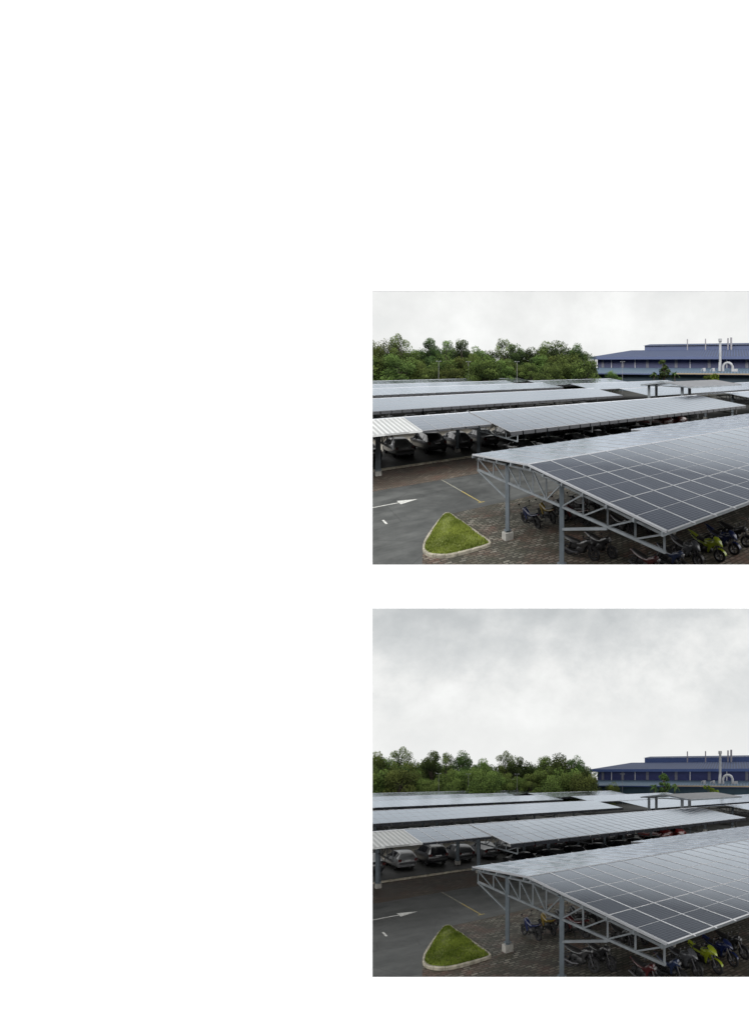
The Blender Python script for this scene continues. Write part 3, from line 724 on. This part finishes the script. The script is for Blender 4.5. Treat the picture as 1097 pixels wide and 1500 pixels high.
        m = MB(); m.tube([F(39.4,b-.8,5.6), F(39.5,b-.4,8)], .3, 8); self.part('chimney_brace', m, M['silver'], o, None, 40)
        m = MB(); c = 41.6; pts = [F(c-1.25,b,5.4)]+[F(c+1.25*math.cos(x)*-1,b,6.6+1.35*math.sin(x)) for x in [math.pi*i/10 for i in range(11)]]+[F(c+1.25,b,5.4)]
        m.tube(pts, .36, 10); m.box(F(c+1.8,b,5.9), d*.8, nb*.5, z3*.35); self.part('curved_duct', m, M['silver'], o, None, 40)
        for a in (35.4, 37.9):
            m = MB(); m.box(F(a,b,6.0), d*.3, nb*.4, z3*.45); m.box(F(a,b,5.6), d*.45, nb*.3, z3*.12); m.tube([F(a-.3,b,6.3), F(a-.8,b,6.0), F(a-.9,b,5.5)], .12, 6); self.part('air_conditioner', m, M['silver'], o)

    def lamp(self, u, Y, h, label):
        X = u*Y
        o = self.root('street_lamp', label, 'lamp post', (X, Y, 0), 'lamp posts')
        m = MB(); m.tube([(X,Y,0), (X,Y,h)], [.045,.035], 8); self.part('pole', m, M['flue'], o, None, 40)
        m = MB()
        m.bar((X-.3,Y,h), (X+.3,Y,h), .05)
        self.part('arm', m, M['galv'], o)
        for sx in (-1, 1):
            m = MB(); m.box((X+sx*.45,Y-.05,h+.02), (.13,0,0), (0,.1,0), (0,0,.06)); self.part('lamp_head', m, M['silver'], o)

    def build(self):
        self.ground(); self.island()
        self.near_carport(-5.3, 12, -6.4, -11.65, -19.0, 3.41, 3.86, 3.36, 'big near solar carport with open steel truss end and gridded panels', [-5.0, 1.2], True)
        self.near_carport(7.15, 17, -5.0, -11.65, -19.0, 3.30, 3.86, 3.36, 'solar carport continuing the big near one, its eave stepped outward', [8.0, 14.5, 21], False)
        self.row(-14, .1, 2.5, 6.7, 13.4, 3.48, 3.95, 3.2, 'carport with white ribbed sheet at its end, over parked cars', 6.75, True, True, (6.3, 10.6), .14, -4.9, True, .5)
        self.row(.25, 29.9, 0, 6.7, 13.4, 3.2, 3.95, 3.2, 'long solar carport behind the big near one, dark toothed eave', 6.8, True, True, (6.3, 10.6), .26, None, True, .6)
        self.row(-24, 29.5, 19.5, 26.2, 33, 3.2, 3.95, 3.2, 'second long carport row, behind the one over the cars', 6.8, True, False, (25, 30), .28, None, True)
        self.row(-26, 31, 36.5, 43.2, 50, 3.6, 4.15, 3.4, 'third long carport row counted from the parked cars', 6.8, False, False, None, .32)
        self.row(-26, 32.5, 53.5, 60.2, 67, 3.2, 3.95, 3.2, 'fourth carport row, ending in a dark gable tip', 6.8, False, False, None, .3)
        self.row(-26, 31, 70.5, 77.2, 84, 3.2, 3.95, 3.2, 'last carport row, directly under the tree belt', 6.8, False, False, None, .3)
        self.row(36, 60, 0, 6.7, 13.4, 3.2, 3.95, 3.2, 'short bit of carport beyond the long row at picture edge', 6.8, False, False, (6.3, 10.6), .28)
        self.row(31.5, 75, 15.8, 22.3, 29, 3.2, 3.95, 3.2, 'pale carport row right behind the raised canopy', 6.8, False, False, None, .3)
        self.row(34.5, 62, 32.5, 39, 46, 3.2, 3.95, 3.2, 'carport row just in front of the factory', 6.8, False, False, None, .3)
        self.row(35.5, 60, 49.5, 56, 63, 3.2, 3.95, 3.2, 'far carport row before the gable end of the factory', 6.8, False, False, None, .3)
        self.row(34.5, 60, 66.5, 73, 80, 3.2, 3.95, 3.2, 'last carport row under the big dark tree pair', 6.8, False, False, None, .3)
        self.canopy(); self.factory()
        # cars, tails toward the viewer
        hd = math.atan2(NV.y, NV.x)
        g1 = 'cars parked under the long carport'
        vis = [(-6.1,'sedan','c_dark','dark sedan half cut by the picture edge'), (-3.5,'hatchback','c_silver','silver hatchback parked with its tail to the road'),
               (-.9,'sport_utility_vehicle','c_black','black sport utility vehicle beside the silver hatchback'), (1.7,'hatchback','c_grey','grey hatchback between black utility vehicle and grey sedan'),
               (4.3,'sedan','c_grey','grey sedan in shade past the grey hatchback')]
        for s, kd, pt, lb in vis: self.stand(CARS[(kd,pt)], P(s,13.0), hd+rnd.uniform(-.04,.04), lb, g1, 'car')
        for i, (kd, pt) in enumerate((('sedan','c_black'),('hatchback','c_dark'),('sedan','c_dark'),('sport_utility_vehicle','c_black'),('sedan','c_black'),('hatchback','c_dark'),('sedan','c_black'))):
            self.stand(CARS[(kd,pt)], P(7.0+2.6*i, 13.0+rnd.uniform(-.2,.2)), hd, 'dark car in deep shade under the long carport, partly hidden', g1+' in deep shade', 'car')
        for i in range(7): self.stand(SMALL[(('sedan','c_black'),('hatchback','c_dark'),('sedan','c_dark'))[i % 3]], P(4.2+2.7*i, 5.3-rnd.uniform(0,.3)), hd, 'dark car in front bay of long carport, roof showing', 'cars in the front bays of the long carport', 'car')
        self.stand(CARS[('sport_utility_vehicle','c_red')], P(25.3,9.5), hd, 'red utility vehicle under the far end of the long carport', g1, 'car')
        self.stand(CARS[('hatchback','c_red')], P(28.2,9.5), hd, 'red hatchback beside the red utility vehicle', g1, 'car')
        for i in range(19):
            kd, pt = (('sedan','c_dark'),('hatchback','c_white'),('sedan','c_black'),('sedan','c_silver'),('hatchback','c_dark'),('sedan','c_white'))[(i*5+i//3) % 6]
            col = {'c_dark':'dark','c_white':'white','c_black':'black','c_silver':'silver'}[pt]
            self.stand(SMALL[(kd,pt)], P(-19+2.7*i, 29.3), hd, col+' car under the second carport row, barely visible', 'cars under the second carport row', 'car')
        # motorbikes
        b1 = 'motorbikes under the nearest carport'
        for s, t, key, lb in ((-3.3,-8.6,('b_blue',False),'blue motorbike at the end of its row by the truss'), (-2.3,-8.5,('b_yellow',False),'yellow motorbike just behind the blue one')):
            self.stand(BIKES[key], P(s,t), hd+rnd.uniform(-.08,.08), lb, b1, 'motorbike', .9, False, -.10)
        dk = 'black motorbike in deep shade under the big near carport'
        for i in range(6):
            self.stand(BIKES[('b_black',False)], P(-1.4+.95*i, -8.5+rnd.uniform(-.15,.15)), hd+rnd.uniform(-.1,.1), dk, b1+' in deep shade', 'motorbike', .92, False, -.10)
        self.stand(BIKES[('b_red',False)], P(-1.45,-9.7), hd+.3, 'red motorbike behind the yellow one in the shade', b1, 'motorbike', 1.0, False, -.1)
        for i in range(7):
            self.stand(BIKES[('b_black',False)], P(-.6+1.0*i, -12.3+rnd.uniform(-.2,.2)), hd+math.pi+rnd.uniform(-.1,.1), dk, b1+' in deep shade', 'motorbike', .92, False, .10)
        for s, t, key, lb, a in ((-3.55,-12.9,('b_black',False),'black motorbike below the truss, nearer the steel column',.35), (-2.75,-13.2,('b_black',False),'black motorbike below the truss, farther from the steel column',.1),
                        (-2.5,-15.6,('b_red',False),'red motorbike below the truss end',0), (-1.45,-15.9,('b_bluew',False),'pale blue motorbike between red and white bikes',0), (-.5,-15.8,('b_white',True),'white sport motorbike beside the lime one',0),
                        (.45,-16.1,('b_lime',True),'lime yellow sport motorbike under the near eave',0), (1.5,-16.1,('b_blue',True),'blue sport motorbike past the lime one under the eave',0), (2.55,-16.0,('b_black',False),'black motorbike past the blue sport one at picture edge',0)):
            self.stand(BIKES[key], P(s,t), hd+math.pi+a+rnd.uniform(-.06,.06), lb, b1, 'motorbike', .95, False, .10)
        # trees: (m = x/y direction, distance, kind, scale)
        up = 'trees on the skyline'
        for u, v, Y, kd, lb in ((-.428,1096,132,'loose','tallest loose-crowned tree standing out above the belt'), (-.49,1103,130,'round','broad tree cut by the picture edge'), (-.455,1109,136,'bushy','bushy tree between the edge tree and the tallest tree'),
                                (-.395,1116,135,'bushy','low rounded tree between tallest and dark upright trees'), (-.356,1104,128,'dark','dark upright tree with a blunt top'), (-.322,1104,138,'loose','pale feathery tree between two dark trees'),
                                (-.285,1106,128,'dark','dark broad tree beside the pale feathery one'), (-.245,1112,130,'round','rounded tree between dark broad and loose-crowned trees'), (-.19,1102,134,'loose','loose-crowned tree rising above the middle of the belt'), (-.163,1111,130,'dark','dark tree against the middle loose-crowned tree'),
                                (-.128,1116,134,'bushy_dark','low dark tree in the dip of the skyline'), (-.092,1112,132,'round','rounded tree beside the big dark pair'), (-.058,1112,122,'bushy_dark','big dark tree of the pair, farther from the factory'), (-.028,1113,120,'dark','big dark tree of the pair, closer to the factory'), (-.005,1122,122,'bushy_dark','small dark tree touching the gable end of the factory')):
            hh = 1.07*(EYE+(1135-v-(0 if kd in ('loose', 'dark') or 'pair' in lb else 5))/640*Y); base = {'round':11.5,'dark':11,'bushy':8,'loose':13,'bushy_dark':8.5}[kd]
            sc = hh/(base*1.0); wd = sc*(.62 if kd in ('loose','dark') else .78)
            self.stand(TREES[kd], (u*Y, Y, 0), rnd.uniform(0,6.28), lb, up, 'tree', (wd, wd, sc), True)
        rg = random.Random(77)
        for i in range(34):
            u = -.57+.57*(i+.5)/34+rg.uniform(-.008,.008); Y = 112+rg.uniform(-3,7); kd = rg.choice(['bushy','bushy','bushy_dark','round','bushy'])
            hh = rg.uniform(6.2, 9.6)*(Y/112); sc = hh/{'bushy':8,'bushy_dark':8.5,'round':11.5}[kd]
            self.stand(TREES[kd], (u*Y, Y, 0), rg.uniform(0,6.28), 'leafy green tree in the dense tree belt', 'trees massed in the belt', 'tree', (sc*.95, sc*.95, sc), True)
        for i in range(20):
            u = -.57+.57*(i+.5)/20; Y = 140+rg.uniform(0,8); kd = rg.choice(['bushy_dark','dark']); hh = EYE+(1135-rg.uniform(1118,1126))/640*Y
            sc = hh/{'bushy_dark':8.5,'dark':11}[kd]
            self.stand(TREES[kd], (u*Y, Y, 0), rg.uniform(0,6.28), 'dark tree deep inside the tree belt', 'trees deep in the belt', 'tree', (sc, sc, sc), True)
        self.stand(TREES['slim'], (.175*112, 112, 0), 1, 'slim dark tree on a bare stem before the factory wall', 'small trees before the factory', 'tree', 1.38, True)
        self.stand(PALM, (.003*116, 116, 0), 0, 'small palm at the corner of the factory', 'small trees before the factory', 'palm', 1.45, True)
        self.stand(PALM, (.152*112, 112, 0), 1, 'small palm between bush and slim tree', 'small trees before the factory', 'palm', 1.22, True)
        self.stand(PALM, (.2*110, 110, 0), 2, 'small palm between slim tree and lime shrub', 'small trees before the factory', 'palm', 1.25, True)
        self.stand(TREES['shrub'], (.278*104, 104, 0), 2, 'lime green shrub before the factory below the chimney', 'small trees before the factory', 'shrub', 1.6, True)
        self.stand(TREES['bushy'], (.058*116, 116, 0), 2, 'low bush at the foot of the factory wall', 'small trees before the factory', 'shrub', (.5,.5,.68), True)
        for u, Y, h, lb in ((-.34,104,8.3,'thin lamp post under the dark upright tree'), (-.272,108,8.2,'thin lamp post under the dark broad tree'), (-.161,106,8.2,'thin lamp post under the middle dark tree'), (.08,112,8.2,'thin lamp post before the factory wall')):
            self.lamp(u, Y, h, lb)

Place(302/640, 'in the upper picture').build()
Place(-302/640, 'in the lower picture').build()
for pr in list(CARS.values())+list(SMALL.values())+list(BIKES.values())+list(TREES.values())+[PALM]: drop_tree(pr)

# ------------------------------------------------------------------ the white display board with its two openings
YB = 5.0; px = YB/640
X = lambda u: (u-860)*px
Z = lambda v: (833-v)*px
xl, xr, zt, zb = X(-700), X(2300), Z(-230), Z(1730)  # board widened out of view to block rear light
m = MB(); th = .002
def slab(x0, x1, z0, z1):
    m.box(((x0+x1)/2, YB+th, (z0+z1)/2), ((x1-x0)/2,0,0), (0,th,0), (0,0,(z1-z0)/2))
    m.m[-3] = 1                                                # unseen back darkened to cut light bounced onto the parks
ox0, ox1 = X(545.4), X(1250)
slab(xl, ox0, zb, zt); slab(ox1, xr, zb, zt)
slab(ox0, ox1, Z(426.5), zt); slab(ox0, ox1, Z(891.4), Z(827)); slab(ox0, ox1, zb, Z(1431.6))
wall = link('wall', m.mesh('wall', [M['board'], M['board_back']])); tag(wall, kind='structure')

# ------------------------------------------------------------------ overcast sky
w = bpy.data.worlds.new('World'); scene.world = w; w.use_nodes = True
nt = w.node_tree; bg = nt.nodes['Background']
tc = N(nt, 'ShaderNodeTexCoord'); g = tc.outputs['Generated']
sx = N(nt, 'ShaderNodeSeparateXYZ'); nt.links.new(g, sx.inputs[0])
zz = math_(nt, 'MULTIPLY_ADD', sx.outputs[2], .5, .5)
z_ = lambda e: math.sin(math.atan(e))*.5+.5
base = ramp(nt, zz, [(z_(-1.5), .25), (z_(-.56), .30), (z_(-.48), .88), (z_(-.34), .88), (z_(-.24), .80), (z_(-.10), .69), (z_(.12), .72), (z_(.42), .91), (z_(.62), .90), (z_(1.3), .66)])
mp = N(nt, 'ShaderNodeMapping'); nt.links.new(g, mp.inputs[0]); mp.inputs['Scale'].default_value = (1, 1, 1.25); mp.inputs['Rotation'].default_value = (0, R(-14), 0)
cl = noise(nt, 4.5, 8, .60, mp.outputs[0])
cl = ramp(nt, cl, [(.37, .83), (.48, .97), (.56, 1.10), (.64, 1.22)])
amt = ramp(nt, zz, [(z_(-.42), .12), (z_(-.22), .85), (z_(0), 1), (z_(.4), .3), (z_(.7), .6)])
c = mixc(nt, amt, (1,1,1), cl)
c = mixc(nt, 1.0, base, c, 'MULTIPLY')
c = mixc(nt, 1.0, c, mixc(nt, ramp(nt, c, [(.55, 0), (.86, 1)]), (.945, .99, 1.01), (.99, 1.0, .99)), 'MULTIPLY')
ab = math_(nt, 'ABSOLUTE', sx.outputs[0])                     # added light for the lower park: sky raised high, dimmed low at both sides
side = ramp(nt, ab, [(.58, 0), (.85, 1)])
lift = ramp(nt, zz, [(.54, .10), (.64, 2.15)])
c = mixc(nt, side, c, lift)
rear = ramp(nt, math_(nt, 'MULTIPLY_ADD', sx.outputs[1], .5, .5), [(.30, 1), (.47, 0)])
c = mixc(nt, rear, c, ramp(nt, zz, [(.50, .12), (.62, 2.8)]))  # bright sky added behind the camera to whiten the board
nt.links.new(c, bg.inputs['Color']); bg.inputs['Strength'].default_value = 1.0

sun = bpy.data.lights.new('sun', 'SUN'); sun.energy = .28; sun.angle = R(25); sun.color = (1, .97, .93)
so = bpy.data.objects.new('sun', sun); C.objects.link(so)
so.rotation_euler = Vector((-.75, -.25, -.62)).to_track_quat('-Z', 'Y').to_euler()

# ------------------------------------------------------------------ camera
cam = bpy.data.cameras.new('camera'); co = bpy.data.objects.new('camera', cam); C.objects.link(co)
cam.sensor_fit = 'VERTICAL'; cam.sensor_height = 36; cam.lens = 36*640/1500
co.rotation_euler = (R(90), 0, 0)
cam.shift_x = -(860-548.5)/1500; cam.shift_y = (833-750)/1500
cam.clip_start = .1; cam.clip_end = 2000
scene.camera = co
scene.view_settings.view_transform = 'Standard'; scene.view_settings.look = 'None'; scene.view_settings.exposure = 0
